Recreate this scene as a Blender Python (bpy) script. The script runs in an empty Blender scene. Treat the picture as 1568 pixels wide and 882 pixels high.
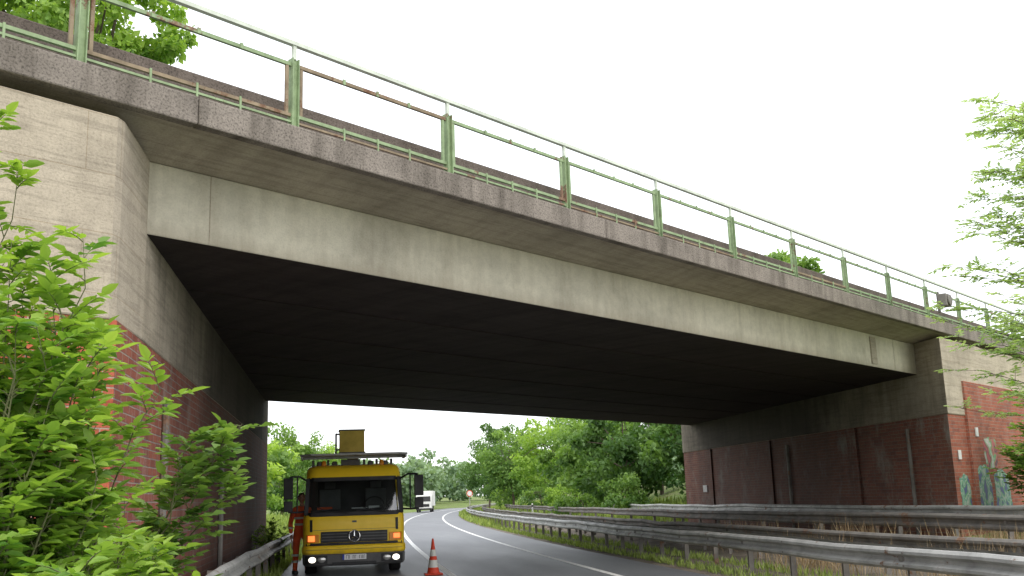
import bpy, math, random
import numpy as np
from mathutils import Vector, Matrix
random.seed(7)
scene = bpy.context.scene
COL = scene.collection

# ------------------------------------------------------------------ materials
def newmat(name, rough=0.8, col=(0.5,0.5,0.5), metal=0.0, spec=0.5):
    m = bpy.data.materials.new(name); m.use_nodes = True
    nt = m.node_tree; b = nt.nodes['Principled BSDF']
    b.inputs['Base Color'].default_value = (*col,1)
    b.inputs['Roughness'].default_value = rough
    b.inputs['Metallic'].default_value = metal
    b.inputs['Specular IOR Level'].default_value = spec
    return m, nt, b
def N(nt, t, **kw):
    n = nt.nodes.new(t)
    for k,v in kw.items(): setattr(n,k,v)
    return n
def noise(nt, vec, scale, detail=5, rough=0.6, mapscale=None):
    if mapscale:
        mp = N(nt,'ShaderNodeMapping'); mp.inputs['Scale'].default_value = mapscale
        nt.links.new(vec, mp.inputs['Vector']); vec = mp.outputs[0]
    n = N(nt,'ShaderNodeTexNoise'); n.inputs['Scale'].default_value = scale
    n.inputs['Detail'].default_value = detail; n.inputs['Roughness'].default_value = rough
    nt.links.new(vec, n.inputs['Vector']); return n.outputs['Fac']
def ramp(nt, fac, stops):
    r = N(nt,'ShaderNodeValToRGB'); e = r.color_ramp.elements
    while len(e) < len(stops): e.new(0.5)
    for i,(p,c) in enumerate(stops):
        e[i].position = p
        if not isinstance(c,(tuple,list)): c=(c,c,c)
        e[i].color = (*c,1)
    nt.links.new(fac, r.inputs['Fac']); return r.outputs['Color']
def mix(nt, a, b, fac=1.0, mode='MIX'):
    m = N(nt,'ShaderNodeMix', data_type='RGBA', blend_type=mode)
    if hasattr(fac,'is_linked'): nt.links.new(fac, m.inputs[0])
    else: m.inputs[0].default_value = fac
    for s,v in ((6,a),(7,b)):
        if isinstance(v,(tuple,list)): m.inputs[s].default_value = (*v[:3],1)
        else: nt.links.new(v, m.inputs[s])
    return m.outputs[2]
def bump(nt, b, h, strength=0.4, dist=0.01):
    bp = N(nt,'ShaderNodeBump'); bp.inputs['Strength'].default_value = strength
    bp.inputs['Distance'].default_value = dist
    nt.links.new(h, bp.inputs['Height']); nt.links.new(bp.outputs[0], b.inputs['Normal'])
def uvvec(nt): return N(nt,'ShaderNodeTexCoord').outputs['UV']
def objvec(nt): return N(nt,'ShaderNodeTexCoord').outputs['Object']
def tobw(nt,c):
    bw=N(nt,'ShaderNodeRGBToBW'); nt.links.new(c,bw.inputs[0]); return bw.outputs[0]
def soot_shade_mix(nt,col,amount,scol=(0.024,0.021,0.019)):
    """sooty tone with painted shade, darker deeper inside the underpass (object y = distance from the front face)"""
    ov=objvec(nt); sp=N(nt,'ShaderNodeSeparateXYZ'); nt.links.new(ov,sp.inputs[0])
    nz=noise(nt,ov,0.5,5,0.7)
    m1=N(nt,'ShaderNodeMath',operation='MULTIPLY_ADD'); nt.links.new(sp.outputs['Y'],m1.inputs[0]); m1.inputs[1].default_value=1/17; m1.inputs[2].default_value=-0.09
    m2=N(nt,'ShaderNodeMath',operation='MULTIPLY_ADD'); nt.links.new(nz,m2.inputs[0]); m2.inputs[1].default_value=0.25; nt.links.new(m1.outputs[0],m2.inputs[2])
    f=ramp(nt,m2.outputs[0],[(0.05,0.0),(0.36,amount),(0.85,amount),(1.0,amount*0.5)])  # painted shade: strongest mid-tunnel, eased towards both openings
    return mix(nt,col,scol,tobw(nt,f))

def concrete(name, c, dirt=(0.08,0.065,0.05), streak=0.5, board=0.0, speck=0.25, sc=1.0, soot_shade=0.0, drip=None, pour=0.0):
    m,nt,b = newmat(name,0.9,spec=0.2)
    v = uvvec(nt)
    n1 = noise(nt,v,0.7*sc,6,0.6)
    dk = tuple(x*0.78 for x in c); lt = tuple(min(1,x*1.15) for x in c)
    col = ramp(nt,n1,[(0.3,dk),(0.5,c),(0.72,lt)])
    n2 = noise(nt,v,1.0,5,0.65,(2.6,0.28,1))
    st = ramp(nt,n2,[(0.45,0.0),(0.75,1.0)])
    m1 = N(nt,'ShaderNodeMath',operation='MULTIPLY'); m1.inputs[1].default_value = streak
    nt.links.new(st,m1.inputs[0])
    col = mix(nt,col,dirt,m1.outputs[0])
    n3 = noise(nt,v,38,3,0.7)
    sp = ramp(nt,n3,[(0.33,1-speck),(0.5,1.0),(0.7,1+speck*0.3)])
    col = mix(nt,col,sp,1.0,'MULTIPLY')
    n5 = noise(nt,v,6,4,0.7)
    col = mix(nt,col,ramp(nt,n5,[(0.3,0.86),(0.6,1.0)]),1.0,'MULTIPLY')
    n6 = noise(nt,v,1.7,6,0.8)
    col = mix(nt,col,tuple(x*y for x,y in zip(c,(0.7,0.6,0.48))),tobw(nt,ramp(nt,n6,[(0.62,0.0),(0.74,0.4)])))
    vo=N(nt,'ShaderNodeTexVoronoi'); vo.inputs['Scale'].default_value=9; nt.links.new(v,vo.inputs['Vector'])
    col = mix(nt,col,ramp(nt,vo.outputs['Distance'],[(0.0,0.55),(0.07,1.0)]),0.6,'MULTIPLY')
    if pour>0:
        t=N(nt,'ShaderNodeTexBrick'); nt.links.new(v,t.inputs['Vector']); t.inputs['Scale'].default_value=1
        t.inputs['Brick Width'].default_value=2.4; t.inputs['Row Height'].default_value=0.62; t.inputs['Mortar Size'].default_value=0.005
        t.inputs['Color1'].default_value=(1,1,1,1); t.inputs['Color2'].default_value=(1-pour,1-pour,1-pour*1.1,1); t.inputs['Mortar'].default_value=(0.78,0.74,0.68,1)
        col=mix(nt,col,t.outputs['Color'],1.0,'MULTIPLY')
    if drip:
        sp2=N(nt,'ShaderNodeSeparateXYZ'); nt.links.new(objvec(nt),sp2.inputs[0])
        nd=noise(nt,v,1.0,5,0.7,(5.0,0.5,1))
        a1=N(nt,'ShaderNodeMath',operation='MULTIPLY_ADD'); nt.links.new(nd,a1.inputs[0]); a1.inputs[1].default_value=-drip[2]; nt.links.new(sp2.outputs['Z'],a1.inputs[2])
        mr=N(nt,'ShaderNodeMapRange'); nt.links.new(a1.outputs[0],mr.inputs['Value'])
        mr.inputs['From Min'].default_value=drip[0]; mr.inputs['From Max'].default_value=drip[1]; mr.inputs['To Min'].default_value=0.6; mr.inputs['To Max'].default_value=0.0
        col=mix(nt,col,dirt,mr.outputs[0])
    h = n3
    if board>0:
        n4 = noise(nt,v,1.0,3,0.8,(0.5,9,1))
        lines = ramp(nt,n4,[(0.42,1-board),(0.5,1.0)])
        col = mix(nt,col,lines,1.0,'MULTIPLY')
        a = N(nt,'ShaderNodeMath',operation='ADD'); nt.links.new(n4,a.inputs[0]); nt.links.new(n3,a.inputs[1]); h=a.outputs[0]
    if soot_shade>0: col=soot_shade_mix(nt,col,soot_shade)
    nt.links.new(col,b.inputs['Base Color'])
    bump(nt,b,h,0.5,0.012)
    return m
def brick(name, c1, c2, mortar, dirt=0.3, dcol=(0.05,0.04,0.035), w=0.26, hgt=0.085, lime=0.0, soot_shade=0.0):
    m,nt,b = newmat(name,0.85,spec=0.3)
    v = uvvec(nt)
    wn=N(nt,'ShaderNodeTexNoise'); wn.inputs['Scale'].default_value=3.0; nt.links.new(v,wn.inputs['Vector'])
    wm=N(nt,'ShaderNodeVectorMath',operation='MULTIPLY_ADD'); nt.links.new(wn.outputs['Color'],wm.inputs[0]); wm.inputs[1].default_value=(0.018,0.012,0); nt.links.new(v,wm.inputs[2]); v2=wm.outputs[0]
    t = N(nt,'ShaderNodeTexBrick'); nt.links.new(v2,t.inputs['Vector'])
    t.inputs['Scale'].default_value=1; t.inputs['Brick Width'].default_value=w
    t.inputs['Row Height'].default_value=hgt; t.inputs['Mortar Size'].default_value=0.009
    t.inputs['Mortar Smooth'].default_value=0.3; t.inputs['Bias'].default_value=-0.2
    t.inputs['Color1'].default_value=(*c1,1); t.inputs['Color2'].default_value=(*c2,1); t.inputs['Mortar'].default_value=(*mortar,1)
    col = t.outputs['Color']
    t2 = N(nt,'ShaderNodeTexBrick'); nt.links.new(v2,t2.inputs['Vector'])
    t2.inputs['Scale'].default_value=1; t2.inputs['Brick Width'].default_value=w; t2.inputs['Row Height'].default_value=hgt
    t2.inputs['Mortar Size'].default_value=0.0; t2.inputs['Color1'].default_value=(0.40,0.46,0.6,1); t2.inputs['Color2'].default_value=(1.35,1.25,1.15,1)
    t2.inputs['Bias'].default_value=0.3
    col = mix(nt,col,t2.outputs['Color'],0.85,'MULTIPLY')
    n2 = noise(nt,v,1.0,6,0.65,(1.6,0.35,1))
    st = ramp(nt,n2,[(0.4,0.0),(0.7,1.0)])
    m1 = N(nt,'ShaderNodeMath',operation='MULTIPLY'); m1.inputs[1].default_value=dirt; nt.links.new(st,m1.inputs[0])
    col = mix(nt,col,dcol,m1.outputs[0])
    if lime>0:
        n4 = noise(nt,v,0.9,7,0.75,(1.2,0.6,1))
        col = mix(nt,col,(0.36,0.33,0.29),tobw(nt,ramp(nt,n4,[(0.52,0.0),(0.68,lime)])))
    n3 = noise(nt,v,30,4,0.7)
    col = mix(nt,col,ramp(nt,n3,[(0.3,0.7),(0.6,1.1)]),1.0,'MULTIPLY')
    if soot_shade>0: col=soot_shade_mix(nt,col,soot_shade,(0.04,0.03,0.026))
    nt.links.new(col,b.inputs['Base Color'])
    inv = N(nt,'ShaderNodeMath',operation='SUBTRACT'); inv.inputs[0].default_value=1; nt.links.new(t.outputs['Fac'],inv.inputs[1])
    bump(nt,b,inv.outputs[0],0.7,0.01)
    return m
def paint(name, c, rough=0.4, dirt=0.3, rust=0.0, metal=0.0, sc=3.0, grime=0.0):
    m,nt,b = newmat(name,rough,c,metal)
    v = objvec(nt)
    n1 = noise(nt,v,sc,6,0.7)
    col = ramp(nt,n1,[(0.3,tuple(x*(1-dirt) for x in c)),(0.6,c)])
    if grime>0:
        sp=N(nt,'ShaderNodeSeparateXYZ'); nt.links.new(v,sp.inputs[0])
        g=N(nt,'ShaderNodeMath',operation='MULTIPLY_ADD'); nt.links.new(n1,g.inputs[0]); g.inputs[1].default_value=0.8; nt.links.new(sp.outputs['Z'],g.inputs[2])
        col=mix(nt,col,(0.16,0.13,0.09),tobw(nt,ramp(nt,g.outputs[0],[(0.7,grime),(1.0,0.0)])))
    if rust>0:
        n2 = noise(nt,v,2.3,7,0.75)
        r = ramp(nt,n2,[(0.62-rust*0.2,0.0),(0.66-rust*0.2,1.0)])
        n3 = noise(nt,v,20,4,0.7)
        col = mix(nt,col,ramp(nt,n3,[(0.3,(0.12,0.055,0.03)),(0.7,(0.27,0.17,0.11))]),tobw(nt,r))
    nt.links.new(col,b.inputs['Base Color'])
    rr = ramp(nt,n1,[(0.3,min(1,rough+0.2)),(0.7,rough)])
    nt.links.new(rr,b.inputs['Roughness'])
    return m
def leafmat(name, dark, light, trans=0.35):
    m,nt,b = newmat(name,0.5,spec=0.35)
    a = N(nt,'ShaderNodeAttribute'); a.attribute_name='tint'
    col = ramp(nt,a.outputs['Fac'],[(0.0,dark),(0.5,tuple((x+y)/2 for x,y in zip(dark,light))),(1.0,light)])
    nt.links.new(col,b.inputs['Base Color'])
    tr = N(nt,'ShaderNodeBsdfTranslucent')
    tc = mix(nt,col,(1.4,1.45,0.65),1.0,'MULTIPLY')
    nt.links.new(tc,tr.inputs['Color'])
    ms = N(nt,'ShaderNodeMixShader'); ms.inputs[0].default_value=trans
    nt.links.new(b.outputs[0],ms.inputs[1]); nt.links.new(tr.outputs[0],ms.inputs[2])
    nt.links.new(ms.outputs[0],nt.nodes['Material Output'].inputs['Surface'])
    return m
def emis(name,c,s):
    m,nt,b = newmat(name,0.3,c)
    b.inputs['Emission Color'].default_value=(*c,1); b.inputs['Emission Strength'].default_value=s
    return m

M = {}
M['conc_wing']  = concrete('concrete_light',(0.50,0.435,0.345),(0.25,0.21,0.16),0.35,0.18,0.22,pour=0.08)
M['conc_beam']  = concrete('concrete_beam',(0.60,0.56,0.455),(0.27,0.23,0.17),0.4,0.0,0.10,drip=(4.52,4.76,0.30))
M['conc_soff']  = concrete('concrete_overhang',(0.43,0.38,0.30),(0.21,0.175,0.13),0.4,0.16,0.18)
M['conc_edge']  = concrete('concrete_edge',(0.28,0.245,0.215),(0.06,0.05,0.04),0.75,0.0,0.6,2.0)
M['conc_kerb']  = concrete('concrete_kerb',(0.19,0.155,0.135),(0.06,0.048,0.04),0.7,0.0,0.6)
M['conc_inner'] = concrete('concrete_inner',(0.42,0.365,0.285),(0.12,0.10,0.075),0.6,0.18,0.25,soot_shade=0.86)
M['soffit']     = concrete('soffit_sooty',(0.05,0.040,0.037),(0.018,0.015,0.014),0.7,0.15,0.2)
M['brick_red']  = brick('brick_red',(0.44,0.11,0.06),(0.32,0.10,0.065),(0.34,0.28,0.23),0.15,w=0.30,hgt=0.1)
M['brick_wing'] = brick('brick_wing',(0.36,0.11,0.065),(0.24,0.085,0.06),(0.27,0.22,0.18),0.25,w=0.30,hgt=0.1,lime=0.3)
M['brick_in_l'] = brick('brick_inner_left',(0.31,0.10,0.065),(0.21,0.08,0.06),(0.29,0.25,0.22),0.35,w=0.30,hgt=0.1,lime=0.7,soot_shade=0.72)
M['brick_in_r'] = brick('brick_inner_right',(0.29,0.11,0.075),(0.17,0.08,0.06),(0.24,0.21,0.18),0.4,w=0.30,hgt=0.1,lime=0.9,soot_shade=0.66)
M['rail_green'] = paint('rail_green',(0.30,0.40,0.22),0.55,0.4,0.18,0,5)
M['rail_top']   = paint('rail_top_grey',(0.66,0.71,0.62),0.5,0.3,0.0)
M['rust']       = paint('rusty_steel',(0.32,0.25,0.17),0.85,0.5,0.4)
M['galv']       = paint('galvanised',(0.48,0.48,0.46),0.5,0.45,0.1,0.2,1.5)
M['galv_dk']    = paint('galvanised_dirty',(0.22,0.205,0.185),0.7,0.5,0.25,0.1,1.5)
M['yellow']     = paint('yellow_paint',(0.98,0.66,0.025),0.28,0.08,0.0,0.0,4,grime=0.45)
M['olive']      = paint('bucket_yellow',(0.62,0.45,0.07),0.55,0.3)
M['black']      = paint('black_plastic',(0.018,0.018,0.02),0.45,0.4)
M['grey']       = paint('grey_plastic',(0.12,0.12,0.12),0.6,0.3)
M['ltgrey']     = paint('platform_grey',(0.45,0.45,0.43),0.5,0.3)
M['chrome']     = newmat('chrome',0.15,(0.75,0.75,0.77),1.0)[0]
M['rubber']     = newmat('tyre_rubber',0.85,(0.02,0.02,0.02))[0]
M['white']      = paint('white_paint',(0.75,0.75,0.73),0.45,0.15)
M['plate']      = newmat('plate_white',0.4,(0.8,0.8,0.8))[0]
M['blue']       = newmat('plate_blue',0.4,(0.02,0.05,0.4))[0]
M['orange']     = emis('indicator_lit',(1.0,0.22,0.05),1.6)
M['red_lens']   = newmat('red_lens',0.3,(0.5,0.02,0.02))[0]
M['amber']      = newmat('amber_lens',0.25,(0.8,0.3,0.03))[0]
M['lamp']       = emis('headlamp_lit',(1.0,0.93,0.80),2.2)
M['lens']       = newmat('lamp_reflector',0.2,(0.55,0.55,0.53),0.6)[0]
M['cone_red']   = paint('cone_red',(0.75,0.06,0.02),0.5,0.2)
M['hivis']      = paint('hivis_orange',(0.85,0.13,0.04),0.8,0.35)
M['reflect']    = newmat('reflective_tape',0.5,(0.65,0.66,0.6))[0]
M['skin']       = newmat('skin',0.55,(0.45,0.24,0.17))[0]
M['hair']       = newmat('hair',0.7,(0.06,0.03,0.015))[0]
M['bark']       = paint('bark',(0.13,0.10,0.075),0.95,0.5,0,0,8)
M['bark_green'] = paint('green_stem',(0.16,0.17,0.08),0.9,0.4,0,0,8)
M['leaf_near']  = leafmat('leaf_bright',(0.11,0.24,0.045),(0.44,0.60,0.12),0.42)
M['leaf_mid']   = leafmat('leaf_mid',(0.06,0.15,0.035),(0.27,0.41,0.10),0.38)
M['leaf_dark']  = leafmat('leaf_dark',(0.045,0.115,0.03),(0.19,0.32,0.085),0.36)
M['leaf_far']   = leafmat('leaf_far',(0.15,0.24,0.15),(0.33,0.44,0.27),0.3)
M['leaf_pale']  = leafmat('leaf_pale',(0.26,0.38,0.18),(0.52,0.64,0.34),0.5)
M['grass']      = leafmat('grass_blades',(0.14,0.22,0.045),(0.42,0.51,0.15),0.3)
M['dry']        = leafmat('dry_stalks',(0.20,0.13,0.07),(0.45,0.34,0.20),0.2)
m,nt,b = newmat('glass_pane',0.04,(0.8,0.85,0.85))
tr = N(nt,'ShaderNodeBsdfTransparent'); tr.inputs['Color'].default_value=(0.62,0.68,0.68,1)
gl = N(nt,'ShaderNodeBsdfGlossy'); gl.inputs['Roughness'].default_value=0.05
ms = N(nt,'ShaderNodeMixShader'); ms.inputs[0].default_value=0.18
nt.links.new(tr.outputs[0],ms.inputs[1]); nt.links.new(gl.outputs[0],ms.inputs[2])
nt.links.new(ms.outputs[0],nt.nodes['Material Output'].inputs['Surface']); M['glass']=m
m,nt,b = newmat('asphalt',0.5,spec=0.4); v=objvec(nt)
n1=noise(nt,v,0.5,6,0.65,(1.0,0.15,1)); n2=noise(nt,v,60,3,0.7)
c=ramp(nt,n1,[(0.3,(0.115,0.12,0.13)),(0.7,(0.175,0.18,0.195))])
c=mix(nt,c,ramp(nt,n2,[(0.3,0.65),(0.7,1.25)]),1,'MULTIPLY')
n3=noise(nt,v,1.0,4,0.9,(0.6,2.5,1)); c=mix(nt,c,ramp(nt,n3,[(0.36,0.6),(0.4,1.0)]),0.5,'MULTIPLY')
nt.links.new(c,b.inputs['Base Color']); nt.links.new(ramp(nt,n1,[(0.3,0.42),(0.7,0.6)]),b.inputs['Roughness']); bump(nt,b,n2,0.3,0.004); M['asphalt']=m
m,nt,b = newmat('road_marking',0.6); v=objvec(nt); n1=noise(nt,v,12,5,0.8)
nt.links.new(ramp(nt,n1,[(0.36,(0.3,0.3,0.3)),(0.45,(0.8,0.8,0.78))]),b.inputs['Base Color']); M['mark']=m
m,nt,b = newmat('ground_soil_grass',0.95,spec=0.1); v=objvec(nt)
n1=noise(nt,v,0.35,7,0.7); n2=noise(nt,v,9,6,0.75)
c=ramp(nt,n1,[(0.35,(0.13,0.20,0.055)),(0.5,(0.20,0.27,0.085)),(0.62,(0.23,0.21,0.13))])
c=mix(nt,c,ramp(nt,n2,[(0.3,0.5),(0.7,1.35)]),1,'MULTIPLY')
nt.links.new(c,b.inputs['Base Color']); bump(nt,b,n2,0.8,0.05); M['ground']=m
m,nt,b = newmat('gravel_verge',0.95,spec=0.15); v=objvec(nt)
n1=noise(nt,v,0.8,6,0.7); n2=noise(nt,v,35,5,0.8)
c=ramp(nt,n1,[(0.35,(0.14,0.12,0.095)),(0.6,(0.26,0.225,0.185)),(0.72,(0.14,0.16,0.07))])
c=mix(nt,c,ramp(nt,n2,[(0.3,0.45),(0.7,1.4)]),1,'MULTIPLY')
nt.links.new(c,b.inputs['Base Color']); bump(nt,b,n2,0.8,0.03); M['gravel']=m
def graf(name,stops,sc):
    m,nt,b=newmat(name,0.6); v=uvvec(nt); n1=noise(nt,v,sc,1,0.4)
    n2=noise(nt,v,14,4,0.7)
    c=ramp(nt,n1,stops); c=mix(nt,c,ramp(nt,n2,[(0.35,0.6),(0.6,1.0)]),1,'MULTIPLY')
    nt.links.new(c,b.inputs['Base Color']); return m
M['graf1']=graf('graffiti_green',[(0.36,(0.40,0.47,0.40)),(0.43,(0.05,0.30,0.20)),(0.48,(0.45,0.50,0.42)),(0.54,(0.10,0.35,0.14)),(0.62,(0.08,0.10,0.25))],3.2)
M['graf2']=graf('graffiti_red',[(0.36,(0.50,0.06,0.07)),(0.44,(0.03,0.03,0.03)),(0.50,(0.5,0.1,0.1)),(0.56,(0.10,0.35,0.12)),(0.64,(0.5,0.5,0.45))],2.4)

# ------------------------------------------------------------------ mesh builder
def empty(name, loc=(0,0,0), rotz=0.0):
    e = bpy.data.objects.new(name,None); e.location=loc; e.rotation_euler=(0,0,rotz); COL.objects.link(e); return e
class MB:
    def __init__(s): s.v=[]; s.f=[]; s.m=[]
    def add(s,vs,fs,mi=0):
        o=len(s.v); s.v+= [tuple(x) for x in vs]
        for i,f in enumerate(fs):
            s.f.append(tuple(o+k for k in f)); s.m.append(mi[i] if isinstance(mi,(list,tuple)) else mi)
    def box(s,x0,x1,y0,y1,z0,z1,mi=0):
        s.add([(x0,y0,z0),(x1,y0,z0),(x1,y1,z0),(x0,y1,z0),(x0,y0,z1),(x1,y0,z1),(x1,y1,z1),(x0,y1,z1)],
              [(0,3,2,1),(4,5,6,7),(0,1,5,4),(1,2,6,5),(2,3,7,6),(3,0,4,7)],mi)
    def prism(s,pts,z0,z1,mi=0):
        n=len(pts)
        vs=[(p[0],p[1],z0) for p in pts]+[(p[0],p[1],z1) for p in pts]
        fs=[(i,(i+1)%n,n+(i+1)%n,n+i) for i in range(n)]+[tuple(reversed(range(n))),tuple(range(n,2*n))]
        s.add(vs,fs,mi)
    def loft(s,secs,mi=0):
        n=len(secs[0]); vs=[p for q in secs for p in q]; fs=[]
        for j in range(len(secs)-1):
            for i in range(n): fs.append((j*n+i,j*n+(i+1)%n,(j+1)*n+(i+1)%n,(j+1)*n+i))
        fs+=[tuple(reversed(range(n))),tuple(range((len(secs)-1)*n,len(secs)*n))]
        s.add(vs,fs,mi)
    def profx(s,prof,x0,x1,mi=0):
        n=len(prof)
        vs=[(x0,p[0],p[1]) for p in prof]+[(x1,p[0],p[1]) for p in prof]
        fs=[(i,n+i,n+(i+1)%n,(i+1)%n) for i in range(n)]+[tuple(range(n)),tuple(reversed(range(n,2*n)))]
        s.add(vs,fs,mi)
    def tube(s,path,rad,sides=6,mi=0,cap=True):
        path=[Vector(p) for p in path]; n=len(path)
        if not isinstance(rad,(list,tuple)): rad=[rad]*n
        vs=[]
        ref=Vector((0.13,0.31,0.94))
        for i,p in enumerate(path):
            d=(path[min(i+1,n-1)]-path[max(i-1,0)]).normalized()
            if abs(d.dot(ref))>0.97: r2=Vector((1,0,0))
            else: r2=ref
            a=d.cross(r2).normalized(); bb=d.cross(a)
            for k in range(sides):
                t=2*math.pi*k/sides
                vs.append(p+a*math.cos(t)*rad[i]+bb*math.sin(t)*rad[i])
        fs=[]
        for i in range(n-1):
            for k in range(sides):
                k2=(k+1)%sides
                fs.append((i*sides+k,(i+1)*sides+k,(i+1)*sides+k2,i*sides+k2))
        if cap: fs+= [tuple(range(sides)),tuple(reversed(range((n-1)*sides,n*sides)))]
        s.add(vs,fs,mi)
    def beam(s,p,q,w,h,mi=0):
        p=Vector(p);q=Vector(q); d=(q-p).normalized()
        up=Vector((0,0,1)) if abs(d.z)<0.95 else Vector((0,1,0))
        a=d.cross(up).normalized()*w/2; u=a.normalized().cross(d).normalized()*h/2
        vs=[p-a-u,p+a-u,p+a+u,p-a+u,q-a-u,q+a-u,q+a+u,q-a+u]
        s.add(vs,[(0,1,2,3),(7,6,5,4),(0,4,5,1),(1,5,6,2),(2,6,7,3),(3,7,4,0)],mi)
    def lathe(s,c,axis,prof,sides=24,mi=0,ell=1.0):
        c=Vector(c); ax=Vector(axis).normalized()
        r2=Vector((0,0,1)) if abs(ax.z)<0.9 else Vector((1,0,0))
        a=ax.cross(r2).normalized(); bb=ax.cross(a)
        vs=[];n=len(prof)
        for (d,r) in prof:
            for k in range(sides):
                t=2*math.pi*k/sides; vs.append(c+ax*d+a*math.cos(t)*r*ell+bb*math.sin(t)*r)
        fs=[]
        for i in range(n-1):
            for k in range(sides):
                k2=(k+1)%sides; fs.append((i*sides+k,(i+1)*sides+k,(i+1)*sides+k2,i*sides+k2))
        fs+= [tuple(range(sides)),tuple(reversed(range((n-1)*sides,n*sides)))]
        if isinstance(mi,(list,tuple)):
            ml=[]
            for i in range(n-1): ml+=[mi[i]]*sides
            ml+=[mi[0],mi[-1]]; mi=ml
        s.add(vs,fs,mi)
    def build(s,name,mats,parent=None,bevel=0.0,smooth=False,seg=2):
        me=bpy.data.meshes.new(name); me.from_pydata(s.v,[],s.f)
        for mm in mats: me.materials.append(M[mm] if isinstance(mm,str) else mm)
        me.polygons.foreach_set('material_index',s.m)
        uv=me.uv_layers.new(name='UVMap'); co=me.vertices
        for p in me.polygons:
            n=p.normal
            if abs(n.z)>0.75 or (n.x*n.x+n.y*n.y)<1e-6:
                for li in p.loop_indices:
                    c=co[me.loops[li].vertex_index].co; uv.data[li].uv=(c.x,c.y)
            else:
                L=math.hypot(n.x,n.y); tx,ty=-n.y/L,n.x/L
                for li in p.loop_indices:
                    c=co[me.loops[li].vertex_index].co; uv.data[li].uv=(c.x*tx+c.y*ty,c.z)
        if smooth:
            me.polygons.foreach_set('use_smooth',[True]*len(me.polygons))
            try: me.set_sharp_from_angle(angle=math.radians(38))
            except Exception: pass
        o=bpy.data.objects.new(name,me); COL.objects.link(o)
        if parent: o.parent=parent
        if bevel>0:
            bv=o.modifiers.new('bevel','BEVEL'); bv.width=bevel; bv.segments=seg; bv.limit_method='ANGLE'; bv.angle_limit=math.radians(40)
        return o

# ------------------------------------------------------------------ leaves
def leaf_object(name,P,D,Nn,L,W,tint,mat,parent=None,detail=False):
    P=np.asarray(P,float);D=np.array(D,float);Nn=np.asarray(Nn,float);L=np.asarray(L,float)[:,None];W=np.asarray(W,float)[:,None]
    D/= np.linalg.norm(D,axis=1)[:,None]+1e-9
    S=np.cross(D,Nn); S/= np.linalg.norm(S,axis=1)[:,None]+1e-9
    U=np.cross(S,D)
    n=len(P)
    if detail:
        k=6
        V=np.empty((n,6,3))
        V[:,0]=P; V[:,1]=P+D*L*0.35+S*W*0.5+U*W*0.16; V[:,2]=P+D*L*0.72+S*W*0.36+U*W*0.08-U*L*0.05
        V[:,3]=P+D*L-U*L*0.16; V[:,4]=P+D*L*0.72-S*W*0.36+U*W*0.08-U*L*0.05; V[:,5]=P+D*L*0.35-S*W*0.5+U*W*0.16
        base=np.arange(n)[:,None]*6
        F=np.concatenate([base+np.array([0,1,2,3]),base+np.array([0,3,4,5])],axis=1).reshape(-1,4)
        T=np.repeat(tint,2)
    else:
        k=4
        V=np.empty((n,4,3)); V[:,0]=P; V[:,1]=P+D*L*0.45+S*W*0.5; V[:,2]=P+D*L-U*L*0.12; V[:,3]=P+D*L*0.45-S*W*0.5+U*W*0.1
        F=(np.arange(n)[:,None]*4+np.array([0,1,2,3])); T=np.asarray(tint)
    me=bpy.data.meshes.new(name)
    me.vertices.add(n*k); me.vertices.foreach_set('co',V.reshape(-1))
    nf=len(F); me.loops.add(nf*4); me.loops.foreach_set('vertex_index',F.reshape(-1).astype(np.int32))
    me.polygons.add(nf); me.polygons.foreach_set('loop_start',(np.arange(nf)*4).astype(np.int32)); me.polygons.foreach_set('loop_total',np.full(nf,4,np.int32))
    me.update(calc_edges=True)
    at=me.attributes.new('tint','FLOAT','FACE'); at.data.foreach_set('value',np.clip(T,0,1).astype(np.float32))
    me.materials.append(M[mat])
    o=bpy.data.objects.new(name,me); COL.objects.link(o)
    if parent: o.parent=parent
    return o
def rnd_dirs(rng,n,upbias=0.0):
    d=rng.normal(size=(n,3)); d/=np.linalg.norm(d,axis=1)[:,None]; d[:,2]+=upbias; return d

def crown_points(rng,c,r,nclump,per,clr=(0.16,0.3)):
    c=np.array(c);r=np.array(r)
    P=[];T=[];C=[]
    for i in range(nclump):
        d=rng.normal(size=3); d/=np.linalg.norm(d)
        rad=rng.uniform(0.35,1.0)**0.6*rng.uniform(0.8,1.05)
        cc=c+d*r*rad
        cr=rng.uniform(*clr)*r.mean()
        m=int(per*rng.uniform(0.6,1.3))
        q=rng.normal(size=(m,3)); q/=np.linalg.norm(q,axis=1)[:,None]
        q*= (rng.uniform(0.25,1.0,size=(m,1))**0.5)*np.array([1,1,0.7])
        pp=cc+q*cr*rng.uniform(0.8,1.25)
        up=q[:,2]
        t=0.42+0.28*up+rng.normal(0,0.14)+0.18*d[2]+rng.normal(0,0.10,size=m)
        P.append(pp);T.append(t);C.append(cc)
    return np.concatenate(P),np.concatenate(T),C

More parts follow.
